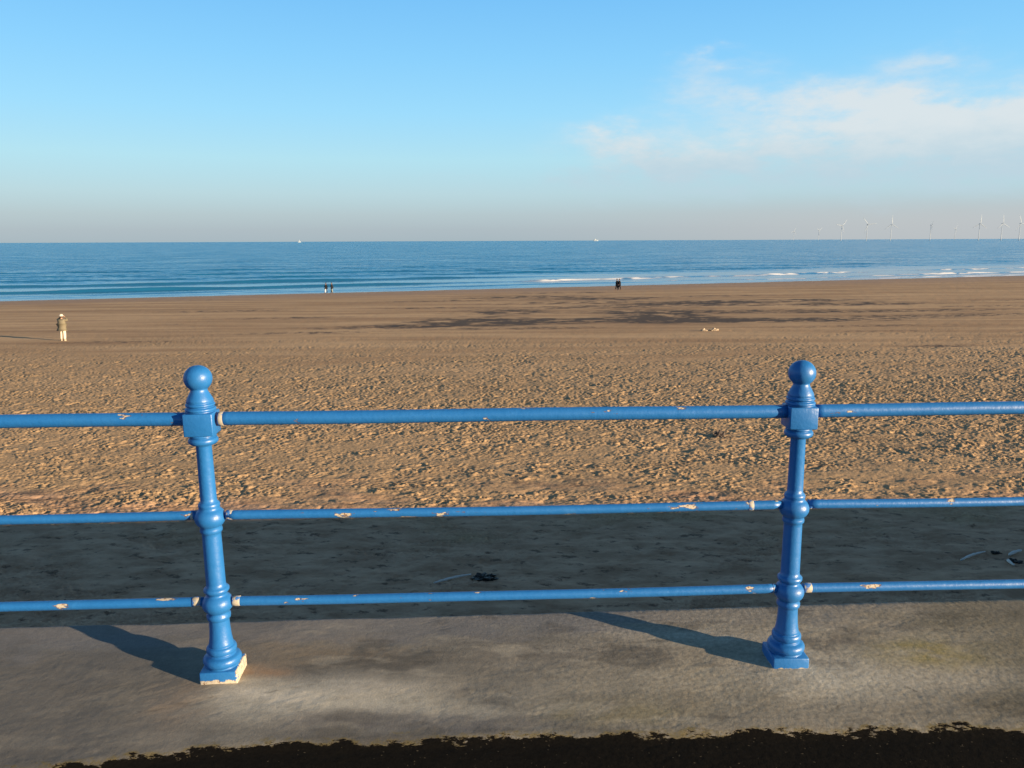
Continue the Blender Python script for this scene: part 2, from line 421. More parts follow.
f1 = (.5+.75*np.clip(fbm(Xc/.45, Yc/.17, 5, 33, .6), -.66, .66))[..., None]
C = mixc(np.array([.152, .143, .122])*np.ones(Xc.shape+(3,)), (.245, .227, .188), f1)
C = mixc(C, (.285, .255, .195), .8*sst(Xc+.25*fbm(Xc/.3, Yc/.3, 3, 34), .15, .75)[..., None])
C = mixc(C, (.138, .132, .120), .85*(1-sst(Xc+.3*fbm(Xc/.3, Yc/.3, 3, 35), -1.5, -.85))[..., None])
C = mixc(C, (.19, .185, .18), (.8*sst(V+.10*fbm(Xc/.25, Yc/.1, 3, 36), .80, .93)*(1-.5*sst(Xc, .4, .9)))[..., None])   # greyer towards the seaward lip
C = mixc(C, (.52, .48, .38), .9*blob(-.62, 2.50, .38, .10, 40)); C = mixc(C, (.52, .47, .37), .85*blob(-.95, 2.62, .10, .06, 41))
C = mixc(C, (.42, .40, .34), .6*blob(-.40, 2.47, .35, .06, 42)); C = mixc(C, (.45, .42, .35), .7*blob(1.12, 2.66, .35, .12, 43))
C = mixc(C, (.44, .41, .34), .6*blob(.75, 2.98, .30, .06, 44)); C = mixc(C, (.45, .41, .33), .55*blob(1.55, 2.75, .4, .2, 45))
C = mixc(C, (.15, .14, .13), .8*blob(-.55, 2.40, .22, .07, 46, 1.0)); C = mixc(C, (.16, .15, .14), .7*blob(-.1, 2.38, .25, .06, 47, 1.)); C = mixc(C, (.16, .15, .14), .7*blob(-.42, 2.42, .3, .03, 57, 1.))
C = mixc(C, (.17, .155, .13), .7*blob(.15, 2.83, .45, .06, 48, 1.)); C = mixc(C, (.18, .16, .12), .6*blob(.75, 2.55, .35, .09, 49, 1.)); C = mixc(C, (.17, .16, .14), .6*blob(1.75, 2.50, .2, .07, 58, 1.))
C = mixc(C, (.27, .225, .085), .85*blob(1.62, 2.84, .22, .10, 50)); C = mixc(C, (.25, .21, .10), .5*blob(.35, 2.45, .25, .08, 51))      # algae
C = mixc(C, (.30, .19, .11), .75*blob(-.93, 2.72, .10, .045, 52)); C = mixc(C, (.27, .185, .115), .5*blob(-1.15, 2.52, .10, .12, 53))   # rust
C = mixc(C, (.26, .20, .13), .5*blob(-.8, 2.86, .35, .10, 54)); C = mixc(C, (.12, .11, .10), .55*blob(1.35, 2.93, .10, .025, 55)); C = mixc(C, (.13, .12, .10), .6*blob(1.6, 3.04, .08, .03, 56))
grit = fbm(Xc/.018, Yc/.018, 3, 60, .75)[..., None]
C = mixc(C, (.092, .085, .073), .60*(sst(fbm(Xc/.33, Yc/.16, 5, 141, .6), .12, .75)*(.35+.65*sst(Xc, -1.1, -.5)))[..., None])
C = mixc(C, (.40, .365, .29), .45*(sst(fbm(Xc/.40, Yc/.14, 5, 142, .6), .18, .8)*(.3+.7*sst(Xc, -1.1, -.5)))[..., None])
C = mixc(C, (.13, .115, .072), .6*sst(Xc+.3*fbm(Xc/.3, Yc/.2, 3, 143), 1.35, 2.1)[..., None])
C = mixc(C, (.50, .46, .37), .70*blob(-.66, 2.53, .36, .085, 150)); C = mixc(C, (.44, .41, .33), .55*blob(1.10, 2.64, .30, .10, 151))
C = mixc(C, (.55, .51, .42), .85*blob(-.84, 2.565, .20, .06, 170, .9)); C = mixc(C, (.50, .46, .38), .6*blob(-.55, 2.62, .25, .05, 171, .9)); C = mixc(C, (.48, .45, .37), .7*blob(1.10, 2.64, .16, .07, 172, .9))
C = mixc(C, (.105, .098, .088), .6*blob(-.52, 2.43, .16, .05, 152)); C = mixc(C, (.16, .165, .17), .6*blob(-1.7, 2.93, .5, .08, 153)); C = mixc(C, (.17, .17, .168), .6*blob(-.2, 3.03, .7, .05, 154))
C = mixc(C, (.115, .10, .07), .5*blob(1.75, 2.45, .4, .08, 155)); C = mixc(C, (.34, .30, .215), .4*blob(.55, 2.62, .5, .13, 156))
def crack(xa, ya, xb, yb, wd, st, sd):
    L = math.hypot(xb-xa, yb-ya); ux, uy = (xb-xa)/L, (yb-ya)/L
    u = (Xc-xa)*ux+(Yc-ya)*uy; v = -(Xc-xa)*uy+(Yc-ya)*ux-.012*fbm(u/.06, 0*u+sd, 3, sd)
    return (st*np.exp(-(v/wd)**2)*((u > 0) & (u < L))*np.clip(.6+1.2*fbm(u/.05, 0*u+sd+9, 2, sd), 0, 1))[..., None]
for k_, a_ in enumerate(((1.40, 2.60, 1.46, 2.52, .004, .8), (.20, 2.95, .33, 2.84, .004, .6), (.05, 2.93, .12, 2.85, .004, .6), (-.62, 2.80, -.30, 2.78, .004, .55), (1.55, 2.48, 1.80, 2.50, .005, .6),
                         (-.88, 2.58, -.70, 2.64, .005, .5), (-1.30, 2.45, -1.05, 2.55, .005, .5), (1.05, 2.44, 1.15, 2.50, .004, .6), (.55, 2.42, .62, 2.50, .005, .5), (-.05, 2.60, .02, 2.55, .004, .6), (1.7, 3.02, 1.85, 3.0, .006, .6))):
    C = mixc(C, (.055, .05, .04), crack(*a_, 161+k_))
C = C*(1+.24*np.clip(grit, -1, 1)*(.35+.65*sst(Xc, -.5, .6)[..., None]))
fr0 = (1-sst(Yc-kerb_y(Xc)+.03*fbm(Xc/.06, Yc/.05, 4, 62, .65), -.02, .035))[..., None]
# roll over the seaward arris, then down the wall face
RR = .045+.05*sst(xs, -.6, 1.4)
tail_Y, tail_Z = [], []
for a in np.linspace(0, math.pi/2, 9)[1:]:
    tail_Y.append(y1+RR*math.sin(a)); tail_Z.append(Zc[-1]-RR*(1-math.cos(a)))
nz = np.array([-.08, -.12, -.2, -.35, -.6, -1, -1.6, -2.4, -3.2, -4.0, -5.0])
for zz in nz:
    tail_Y.append(y1+RR+.002*fbm(xs/.2, 0*xs+zz*3, 3, 64)); tail_Z.append(np.full_like(xs, zz))
head_Y = [y0-.012, y0-.016]; head_Z = [Zc[0]-.02, np.full_like(xs, -.16)]
Yf = np.concatenate([np.array(head_Y[::-1]), Yc, np.array(tail_Y)]); Zf = np.concatenate([np.array(head_Z[::-1]), Zc, np.array(tail_Z)])
Xf = np.repeat(xs[None, :], Yf.shape[0], 0)
Cf = np.concatenate([np.repeat(C[:1], 2, 0)*.7, C, np.repeat(C[-1:], len(tail_Y), 0)])
me = grid_mesh('sea_wall', Xf, Yf, Zf, {'kerb': Yf-kerb_y(Xf)}, {'stain': Cf})
mt, t, b = material('old concrete')
oc = t.obj()
c = t.attr('stain', 'Color')
g1 = t.noise(oc, 160, 3, .7); g2 = t.noise(oc, 38, 4, .6)
c = t.mix(t.m('MULTIPLY', t.step(g1, .35, .7), .45), c, t.v('SCALE', c, .62))
c = t.mix(t.m('MULTIPLY', t.step(g2, .58, .75), .35), c, t.v('SCALE', c, 1.35))
kd = t.m('ADD', t.attr('kerb'), t.m('MULTIPLY', t.m('SUBTRACT', t.noise(t.scale(oc, .7, 1.2, 1), 10, 9, .74), .5), .23))
kd = t.m('ADD', kd, t.m('MULTIPLY', t.m('SUBTRACT', t.noise(oc, 2.2, 3, .5), .5), .10))
mossy = t.m('MULTIPLY', t.m('SUBTRACT', 1, t.step(kd, .006, .034)), t.step(t.noise(oc, 26, 5, .7), .40, .58))
c = t.mix(t.m('MULTIPLY', mossy, .8), c, (.16, .125, .045))
blackm = t.m('SUBTRACT', 1, t.step(kd, -.003, .006))  # near-black colour with a ragged edge, landward of the kerb line
blackc = t.mix(t.step(t.noise(oc, 75, 2, .6), .69, .75), t.mix(t.noise(oc, 90, 3, .7), (.0025, .0023, .002), (.016, .014, .011)), (.085, .07, .045))
c = t.mix(blackm, c, blackc)
t.L.new(c, b.inputs['Base Color']); b.inputs['Roughness'].default_value = .9
t.L.new(t.m('SUBTRACT', .28, t.m('MULTIPLY', blackm, .25)), b.inputs['Specular IOR Level'])
bmp = t.new('ShaderNodeBump'); bmp.inputs['Distance'].default_value = .0014; bmp.inputs['Strength'].default_value = .6
t.L.new(t.m('ADD', t.m('ADD', g1, t.m('MULTIPLY', g2, 1.2)), t.m('MULTIPLY', t.m('MULTIPLY', blackm, -1), t.m('ADD', 1.5, t.m('MULTIPLY', g2, 2)))), bmp.inputs['Height']); t.L.new(bmp.outputs[0], b.inputs['Normal'])
wall = link('sea_wall', me, mt); tag(wall, 'weathered grey concrete sea wall with a stained, trowelled coping under the railing', 'sea wall')

# ------------------------------------------------------------------ promenade (near-black surface behind the coping)
xs = np.linspace(-60, 60, 121); yv = np.linspace(0, 1, 60)
Xp = np.repeat(xs[None], len(yv), 0); Yp = -30+(kerb_y(Xp)-.33+30)*yv[:, None]
me = grid_mesh('promenade', Xp, Yp, -.024+0*Xp)
mt, t, b = material('near_black_ground')
oc = t.obj()
gr = t.step(t.noise(oc, 75, 2, .6), .66, .72)
c = t.mix(t.noise(oc, 60, 3, .6), (.0025, .0023, .002), (.008, .007, .006))
c = t.mix(t.m('MULTIPLY', gr, .5), c, (.06, .05, .035))
t.L.new(c, b.inputs['Base Color']); b.inputs['Roughness'].default_value = .9; b.inputs['Specular IOR Level'].default_value = .03
prom = link('promenade', me, mt); tag(prom, kind='structure', label='near-black promenade surface at the foot of the coping', cat='promenade')

# ------------------------------------------------------------------ railing
def paint(name, chips=.0, low=None, ends=None, axis_chip=True):
    mt, t, b = material(name)
    oc = t.obj()
    n = t.noise(oc, 30, 4, .6)
    c = t.mix(n, (.011, .110, .345), (.017, .140, .41))
    c = t.mix(t.m('MULTIPLY', t.step(t.noise(oc, 11, 4, .6), .5, .8), .35), c, (.035, .17, .42))
    chip = t.step(t.noise(t.scale(oc, .35, 1, 1), 24, 4, .6), .735-chips, .75-chips)
    if low is not None:                                      # flaking near the foot
        sp = t.new('ShaderNodeSeparateXYZ'); t.L.new(oc, sp.inputs[0])
        lo = t.m('SUBTRACT', 1, t.step(t.m('ADD', sp.outputs[2], t.m('MULTIPLY', t.m('SUBTRACT', t.noise(oc, 42, 4, .7), .5), low[1])), low[0]-.002, low[0]+.002))
        chip = t.m('MAXIMUM', chip, lo)
        if low[2]:
            sd = t.step(t.m('ADD', sp.outputs[0], t.m('MULTIPLY', t.m('SUBTRACT', t.noise(oc, 60, 4, .7), .5), .03)), .061, .063)
            chip = t.m('MAXIMUM', chip, t.m('MULTIPLY', sd, t.step(t.noise(oc, 55, 4, .7), .38, .45)))
    rim = t.step(t.noise(t.scale(oc, .35, 1, 1), 24, 4, .6), .716-chips, .735-chips)
    c = t.mix(t.m('MULTIPLY', rim, .75), c, (.09, .05, .03))
    under = t.mix(t.noise(oc, 60, 3), (.36, .33, .26), (.48, .44, .37))
    under = t.mix(t.step(t.noise(oc, 90, 4, .7), .53, .62), under, (.16, .085, .045))
    c = t.mix(chip, c, under)
    t.L.new(c, b.inputs['Base Color'])
    t.L.new(t.m('ADD', t.m('ADD', .30, t.m('MULTIPLY', n, .2)), t.m('MULTIPLY', chip, .4)), b.inputs['Roughness'])
    b.inputs['Specular IOR Level'].default_value = .5
    bmp = t.new('ShaderNodeBump'); bmp.inputs['Distance'].default_value = .0022; bmp.inputs['Strength'].default_value = .5
    t.L.new(t.m('SUBTRACT', t.m('ADD', t.noise(oc, 60, 3), t.m('MULTIPLY', t.noise(oc, 220, 2), .3)), t.m('MULTIPLY', chip, .7)), bmp.inputs['Height']); t.L.new(bmp.outputs[0], b.inputs['Normal'])
    return mt
P_POST = paint('blue gloss paint', -.03)
P_RAIL = paint('blue gloss paint on rail', .080)
P_FOOT = paint('blue paint flaking at the foot', .03, (.024, .034, True))
P_FOOT2 = paint('blue paint flaking at the lower edge', .03, (.016, .026, False))
M_BARE = None
mt, t, b = material('bare cream primer')
oc = t.obj()
c = t.mix(t.noise(oc, 40, 4, .6), (.30, .28, .23), (.46, .42, .34)); c = t.mix(t.step(t.noise(oc, 33, 4, .65), .52, .57), c, (.03, .14, .42)); c = t.mix(t.step(t.noise(oc, 70, 3), .62, .7), c, (.20, .11, .06))
t.L.new(c, b.inputs['Base Color']); b.inputs['Roughness'].default_value = .7
bmp = t.new('ShaderNodeBump'); bmp.inputs['Distance'].default_value = .002; bmp.inputs['Strength'].default_value = .6
t.L.new(t.noise(oc, 90, 3), bmp.inputs['Height']); t.L.new(bmp.outputs[0], b.inputs['Normal'])
M_BARE = mt

def lathe_bm(prof, seg=40, bm=None, axis='Z', cap=True):
    bm = bm or bmesh.new(); rings = []
    for r, z in prof:
        ring = []
        for k in range(seg):
            a = 2*math.pi*k/seg
            if axis == 'Z': p = (r*math.cos(a), r*math.sin(a), z)
            else: p = (z, r*math.cos(a), r*math.sin(a))
            ring.append(bm.verts.new(p))
        rings.append(ring)
    for a, b_ in zip(rings[:-1], rings[1:]):
        for k in range(seg): bm.faces.new((a[k], a[(k+1) % seg], b_[(k+1) % seg], b_[k]))
    if cap:
        bm.faces.new(rings[0][::-1]); bm.faces.new(rings[-1])
    return bm
def arc(r0, zc, rr, hz, a0=-90, a1=90, n=8):
    """torus-like bulge: centre radius r0, bulge rr, half height hz"""
    return [(r0+rr*math.cos(R(a)), zc+hz*math.sin(R(a))) for a in np.linspace(a0, a1, n)]
def box_bm(sx, sy, z0, z1, bev=.004, bm=None):
    bm = bm or bmesh.new()
    r = bmesh.ops.create_cube(bm, size=1)
    for v_ in r['verts']: v_.co = (v_.co.x*sx, v_.co.y*sy, (z0+z1)/2+v_.co.z*(z1-z0))
    es = list({e for v_ in r['verts'] for e in v_.link_edges})
    bmesh.ops.bevel(bm, geom=es, offset=bev, segments=2, profile=.5, affect='EDGES')
    return bm

shaft = ([(.060, .055)]+arc(.050, .077, .018, .019)+[(.049, .097), (.048, .101)]+arc(.043, .117, .0105, .015)+[(.0445, .134), (.042, .142), (.0385, .165), (.0362, .195), (.0352, .228)]
         + [(.0362, .232), (.041, .236), (.042, .243), (.042, .250)]+[(.0543*math.cos(R(a)), .292+.0543*.80*math.sin(R(a))) for a in np.linspace(-52, 52, 13)]
         + [(.0365, .334), (.041, .337), (.0445, .343), (.0445, .350), (.040, .355), (.0345, .359), (.0338, .372), (.0325, .55), (.0325, .560)]
         + [(.035, .563), (.0385, .567), (.0385, .576)]+[(.0532*math.cos(R(a)), .617+.0532*.82*math.sin(R(a))) for a in np.linspace(-48, 48, 13)]
         + [(.036, .657), (.037, .661), (.037, .667), (.034, .672), (.0285, .677), (.0278, .69), (.0262, .878), (.0275, .881), (.040, .885)]+arc(.040, .899, .0105, .012)+[(.045, .912), (.046, .920)])
finial = ([(.047, 1.0005), (.0515, 1.003)]+arc(.044, 1.010, .008, .007)+arc(.043, 1.026, .0065, .006)+[(.046, 1.035), (.0435, 1.045), (.036, 1.060), (.0305, 1.070), (.0285, 1.076), (.0285, 1.079)]
          + [(.0475*math.cos(R(a)), 1.117+.0455*math.sin(R(a))) for a in np.linspace(-53, 88, 20)])
rail = empty('promenade_railing', (0, fence_y(0), 0), math.atan(.0428))
tag(rail, 'bright blue painted iron railing, three rails between ball-topped posts, along the sea wall', 'railing')
kx = math.sqrt(1+.0428**2)
def build_post(foot):
    p = bm_obj('post', lathe_bm(shaft), P_POST, rail)
    bm_obj('ball_finial', lathe_bm(finial), P_POST, p)
    bm_obj('rail_block', box_bm(.100, .096, .9205, 1.0, .004), P_POST, p)
    bm_obj('plinth', box_bm(.134, .134, -.012, .055, .005), foot, p)
    return p
posts = []
for k, x0 in enumerate((-3.185, -1.076, 1.033, 3.142)):
    if k == 0: p = build_post(P_FOOT2)
    elif k == 1: p = build_post(P_FOOT)
    else: p = copy_tree(posts[0], rail)
    p.location = (x0*kx, 0, 0); posts.append(p)
posts[1].rotation_euler = (0, R(-.75), R(1.5)); posts[1].location = (-1.065*kx, 0, -.008)
posts[2].rotation_euler = (0, R(-.05), R(-2)); posts[2].location = (1.031*kx, 0, -.013)
posts[1]['label'] = 'post with cream paint flaking off the right side of its foot'
for z, r, inset in ((.966, .0235, .047), (.616, .0165, .050), (.290, .0172, .050)):
    for k in range(3):
        xa = posts[k].location.x+inset; xb = posts[k+1].location.x-inset; L = xb-xa
        n = 60; bm = bmesh.new()
        prof = [(r, xa+L*i/n) for i in range(n+1)]
        lathe_bm(prof, 24, bm, 'X')
        sag = .004*(z < .9)
        for v_ in bm.verts:
            u = (v_.co.x-xa)/L
            v_.co.z += z-sag*4*u*(1-u)+.0012*math.sin(9*u+k*2+z*7); v_.co.y += .0015*math.sin(7*u+k+z*5)
        rr = bm_obj('rail', bm, P_RAIL, rail)
        if z < .9:
            ends = {(0, .616): (0, .010), (1, .616): (.020, .014), (2, .616): (.010, 0), (0, .290): (0, .028), (1, .290): (.026, .003), (2, .290): (.030, 0)}[(k, z)]
        else:
            ends = (.016 if k == 1 else 0, 0)
        for e, le in zip((0, 1), ends):
            if le <= 0: continue
            s_ = xa+.002 if e == 0 else xb-le-.012 if z < .9 else xb-le
            bmS = lathe_bm([(r+.0003, s_), (r+.0012, s_+.001), (r+.0012, s_+le*.5), (r+.0010, s_+le-.001), (r+.0003, s_+le)], 24, None, 'X')
            for v_ in bmS.verts: v_.co.z += z
            bm_obj('sleeve', bmS, M_BARE, rr)
        if k == 1 and abs(z-.616) < .01:
            for dx, wd in ((-.125, .022),):
                s_ = xb+dx
                bmS = lathe_bm([(r+.0005, s_), (r+.0022, s_+.003), (r+.0022, s_+wd-.003), (r+.0005, s_+wd)], 24, None, 'X')
                for v_ in bmS.verts: v_.co.z += z
                bm_obj('coupling', bmS, M_BARE, rr)

# ------------------------------------------------------------------ people
SKIN = plain('skin', (.45, .27, .19), .55)
def skinned(name, joints, edges, mat, parent, root=0, sub=1):
    """joints: list of (x,y,z,r[,ry]); a Skin surface grown over the joined-up bones, made into a plain mesh"""
    me = bpy.data.meshes.new(name)
    me.from_pydata([j[:3] for j in joints], edges, [])
    o = link(name, me, mat, parent)
    sk = o.modifiers.new('skin', 'SKIN'); sk.use_smooth_shade = True
    if not me.skin_vertices: pass
    lay = me.skin_vertices[0].data
    for i, j in enumerate(joints):
        lay[i].radius = (j[3], j[4] if len(j) > 4 else j[3]); lay[i].use_root = (i == root)
    o.modifiers.new('sub', 'SUBSURF').levels = sub; o.modifiers['sub'].render_levels = sub
    dg_ = bpy.context.evaluated_depsgraph_get(); dg_.update()
    ev = bpy.data.meshes.new_from_object(o.evaluated_get(dg_), depsgraph=dg_)
    o.modifiers.clear(); o.data = ev; ev.name = name
    if not ev.materials: ev.materials.append(mat)
    for p in ev.polygons: p.use_smooth = True
    return o

def person(loc, rz, label, h=1.72, pose=None, coat=(.2, .17, .11), legs=(.6, .55, .45), hem=.80, hat=None, hair=(.03, .025, .02), shoes=(.03, .03, .03), arms=None, stride=(0, 0), group=None, bulk=1.12):
    root = empty('person', loc, rz); tag(root, label, 'person', group); sc = h/1.72
    root.scale = (sc, sc, sc)
    hipz = .90
    def leg(s, st):                                         # st > 0: foot forward
        k = (s*.105, st*.45+.03, .49); a = (s*.115, st*.92-.02 if st >= 0 else st*1.0, .085+(.05 if st < -.1 else 0))
        return [(s*.088, 0, .875, .085), (*k, .058), (*a, .042), (a[0]+s*.012, a[1]+.13, .036+(.0 if st >= -.1 else .01), .036)]
    arms = arms or [((s*.215, -.02-.10*stride[(s+1)//2], 1.12), (s*.20, .10-.22*stride[(s+1)//2], .88)) for s in (-1, 1)]
    bk = bulk
    J = [(0, 0, .93, .125, .10), (0, .0, 1.12, .125, .095), (0, .0, 1.30, .15, .105), (0, .005, 1.43, .085, .075), (0, .015, 1.495, .052), (0, .035, 1.565, .075, .07), (0, .03, 1.635, .078, .095), (0, .02, 1.70, .055, .065)]
    E_ = [(i, i+1) for i in range(7)]
    coatJ = [(0, -.005, hem, .19*bk, .15*bk), (0, 0, .93, .18*bk, .145*bk), (0, 0, 1.12, .175*bk, .14*bk), (0, 0, 1.30, .19*bk, .14*bk), (0, .005, 1.42, .125*bk, .10*bk), (0, .012, 1.475, .075)]
    coatE = [(i, i+1) for i in range(5)]
    legJ, legE = [(0, 0, .95, .135, .115)], []
    shoeL = []
    for i, s in enumerate((-1, 1)):
        lg = leg(s, stride[i]); b0 = len(J); J += lg; E_ += [(0, b0), (b0, b0+1), (b0+1, b0+2), (b0+2, b0+3)]
        c0 = len(legJ); legJ += [(p[0], p[1], p[2], r_) for p, r_ in zip(lg[:3], (.105*bulk**.5, .088*bulk**.5, .075*bulk**.5))]; legE += [(0, c0), (c0, c0+1), (c0+1, c0+2)]
        shoeL.append(lg[2:4])
        el_, wr = arms[i]; b0 = len(J)
        J += [(s*.165, 0, 1.40, .062), (*el_, .043), (*wr, .029)]; E_ += [(3, b0), (b0, b0+1), (b0+1, b0+2)]
        v_ = (Vector(wr)-Vector(el_)).normalized(); sd = v_.cross(Vector((0, 1, .2))).normalized()
        palm = Vector(wr)+v_*.06; pb = len(J); J.append((*palm, .034, .02)); E_.append((b0+2, pb))
        for q_, (o_, ln) in enumerate(((-.027, .062), (-.009, .075), (.009, .07), (.026, .055))):
            a_ = palm+v_*.035+sd*o_; b_ = a_+v_*ln+Vector((0, .012, 0)); i0 = len(J)
            J += [(*a_, .009), (*b_, .008)]; E_ += [(pb, i0), (i0, i0+1)]
        th = palm-sd*.038; i0 = len(J); J += [(*th, .011), (*(th+v_*.045-sd*.014), .009)]; E_ += [(pb, i0), (i0, i0+1)]
        c0 = len(coatJ); coatJ += [(s*.175, 0, 1.395, .085), (*el_, .066), (*(Vector(wr)-v_*.02), .052)]; coatE += [(4, c0), (c0, c0+1), (c0+1, c0+2)]
    skinned('body', J, E_, SKIN, root)
    skinned('coat', coatJ, coatE, plain('cloth of coat', coat, .9, .1), root, 1)
    skinned('trousers', legJ, legE, plain('cloth of trousers', legs, .9, .1), root)
    sm = plain('shoe leather', shoes, .6)
    for a_, b_ in shoeL:
        skinned('shoe', [(a_[0], a_[1]-.05, .045 if a_[2] < .1 else a_[2]-.03, .045), (a_[0], a_[1]+.03, .045 if a_[2] < .1 else a_[2]-.035, .05), (b_[0], b_[1]+.03, b_[2], .036)], [(0, 1), (1, 2)], sm, root)
    hm = plain('hair', hair, .7)
    bm = bmesh.new(); bmesh.ops.create_uvsphere(bm, u_segments=16, v_segments=10, radius=.112)
    for v_ in bm.verts:
        v_.co = (v_.co.x*.98, v_.co.y*1.02-.012+.02, v_.co.z*1.05+1.635)
        if v_.co.y > .06 and v_.co.z < 1.68: v_.co.y = .06
        if v_.co.z < 1.56: v_.co.z = 1.56-(1.56-v_.co.z)*.3
    bm_obj('hair', bm, hm, root)
    if hat:
        bm = lathe_bm([(.165, 1.665), (.17, 1.672), (.13, 1.69), (.118, 1.70), (.112, 1.745), (.085, 1.785), (.04, 1.80), (.005, 1.802)], 24)
        o = bm_obj('sun_hat', bm, plain('hat cloth', hat, .9), root); o.location = (0, .02, 0)
    return root

def ground(px, py):
    x_, y_ = on_beach(px, py); return (x_, y_, float(beach_z(x_, y_))-.012)
person(ground(63.5, 340.6), R(-6), 'person in khaki coat, cream trousers and pale hat, hands raised to the face', 1.74, bulk=1.5,
       coat=(.165, .148, .108), legs=(.62, .55, .43), hem=.76, hat=(.55, .5, .42), hair=(.06, .045, .035), shoes=(.5, .45, .36),
       arms=[((-.37, .10, 1.42), (-.11, .20, 1.58)), ((.37, .12, 1.38), (.11, .20, 1.58))])
person(ground(326.2, 293), R(80), 'person in a black jacket and white trousers strolling at the water edge', 1.66, bulk=1.45, coat=(.022, .024, .030), legs=(.62, .62, .62), hem=.86, stride=(.16, -.16))
person(ground(332.0, 293), R(95), 'person in a black top and grey-green trousers beside the one in white trousers', 1.68, bulk=1.5, coat=(.020, .022, .030), legs=(.20, .22, .19), hem=.92, stride=(-.14, .14))
person(ground(616.9, 290.0), R(88), 'left walker of the dark-clothed pair striding along the wet sand', 1.80, bulk=1.5, coat=(.010, .011, .015), legs=(.014, .016, .02), hem=.72, stride=(.24, -.22))
person(ground(619.3, 290.0), R(92), 'right walker of the dark-clothed pair, half a step behind on the wet sand', 1.78, bulk=1.5, coat=(.014, .015, .022), legs=(.018, .02, .026), hem=.72, stride=(-.24, .22))

# ------------------------------------------------------------------ things lying on the sand
M_WOOD = plain('bleached driftwood', (.60, .58, .55), .85, .2, .2, 20)
M_WEED = plain('dark seaweed', (.022, .02, .017), .5, .4, .4, 14)
M_STONE = plain('pale stone', (.40, .33, .25), .85, .2, .2, 8)
def stick(p0, p1, r, label, bend=.06):
    (xa, ya), (xb, yb) = on_beach(*p0), on_beach(*p1)
    n = 12; bm = bmesh.new(); L = math.hypot(xb-xa, yb-ya); rings = []
    for i in range(n+1):
        u = i/n; rad = r*(.55+.6*math.sin(math.pi*min(1, u*.8+.15)))*(1+.2*random.uniform(-1, 1))
        cx, cy = (xb-xa)*u, (yb-ya)*u+bend*L*math.sin(3*u)
        cz = float(beach_z(xa+cx, ya+cy))-float(beach_z(xa, ya))+r*.9+.03*u
        ring = [bm.verts.new((cx-(yb-ya)/L*rad*math.cos(a_), cy+(xb-xa)/L*rad*math.cos(a_), cz+rad*math.sin(a_))) for a_ in np.linspace(0, 2*math.pi, 9)[:-1]]
        rings.append(ring)
    for a_, b_ in zip(rings[:-1], rings[1:]):
        for k in range(8): bm.faces.new((a_[k], a_[(k+1) % 8], b_[(k+1) % 8], b_[k]))
    bm.faces.new(rings[0]); bm.faces.new(rings[-1])
    o = bm_obj('driftwood_stick', bm, M_WOOD); o.location = (xa, ya, float(beach_z(xa, ya))); tag(o, label, 'driftwood'); return o
stick((434, 584), (471, 577), .022, 'long pale driftwood stick beside dark weed in the shade of the wall')
stick((961, 561), (985, 554), .020, 'short pale driftwood stick lying alone in the shade on the right')
stick((1009, 556), (1021, 553), .028, 'stubby driftwood piece at the far right in the shade, upper of two')
stick((1008, 561), (1014, 568), .024, 'stubby driftwood piece at the far right in the shade, lower of two', .2)
def lumpy(name, px, py, sx, sy, sz, mat, label, cat, seed, rough=.5, group=None, n=4):
    x_, y_ = on_beach(px, py); bm = bmesh.new(); bmesh.ops.create_icosphere(bm, subdivisions=n, radius=1)
    co = np.array([v_.co for v_ in bm.verts])
    d = 1+rough*fbm(co[:, 0]*1.6+seed, co[:, 1]*1.6+co[:, 2]*1.1, 4, seed, .65)
    for v_, k in zip(bm.verts, d): v_.co = (v_.co.x*sx*k, v_.co.y*sy*k, max(-.3, v_.co.z)*sz*k*k)
    o = bm_obj(name, bm, mat, None, smooth=False); o.location = (x_, y_, float(beach_z(x_, y_))+sz*.12); tag(o, label, cat, group); return o
lumpy('seaweed_clump', 485, 578, .24, .16, .05, M_WEED, 'dark seaweed clump at the end of the long driftwood stick', 'seaweed', 3, .45)
lumpy('seaweed_clump', 1016, 562, .10, .08, .03, M_WEED, 'dark seaweed clump between two driftwood pieces at far right', 'seaweed', 5, .45)
lumpy('seaweed_clump', 996, 553, .09, .05, .025, M_WEED, 'small dark weed scrap right of the short driftwood stick', 'seaweed', 6, .45)
lumpy('pale_stone', 703.5, 331, .18, .12, .10, M_STONE, 'smaller left one of two pale stones by the dark streaks', 'stone', 8, .5)
lumpy('pale_stone', 713.5, 330.5, .30, .15, .10, M_STONE, 'larger right one of two pale stones by the dark streaks', 'stone', 9, .5)
lumpy('sand_clod', 719, 436, .14, .12, .09, plain('dark stone', (.09, .075, .07), .8), 'dark lump sticking up out of the trodden sand right of centre', 'stone', 12, .6)

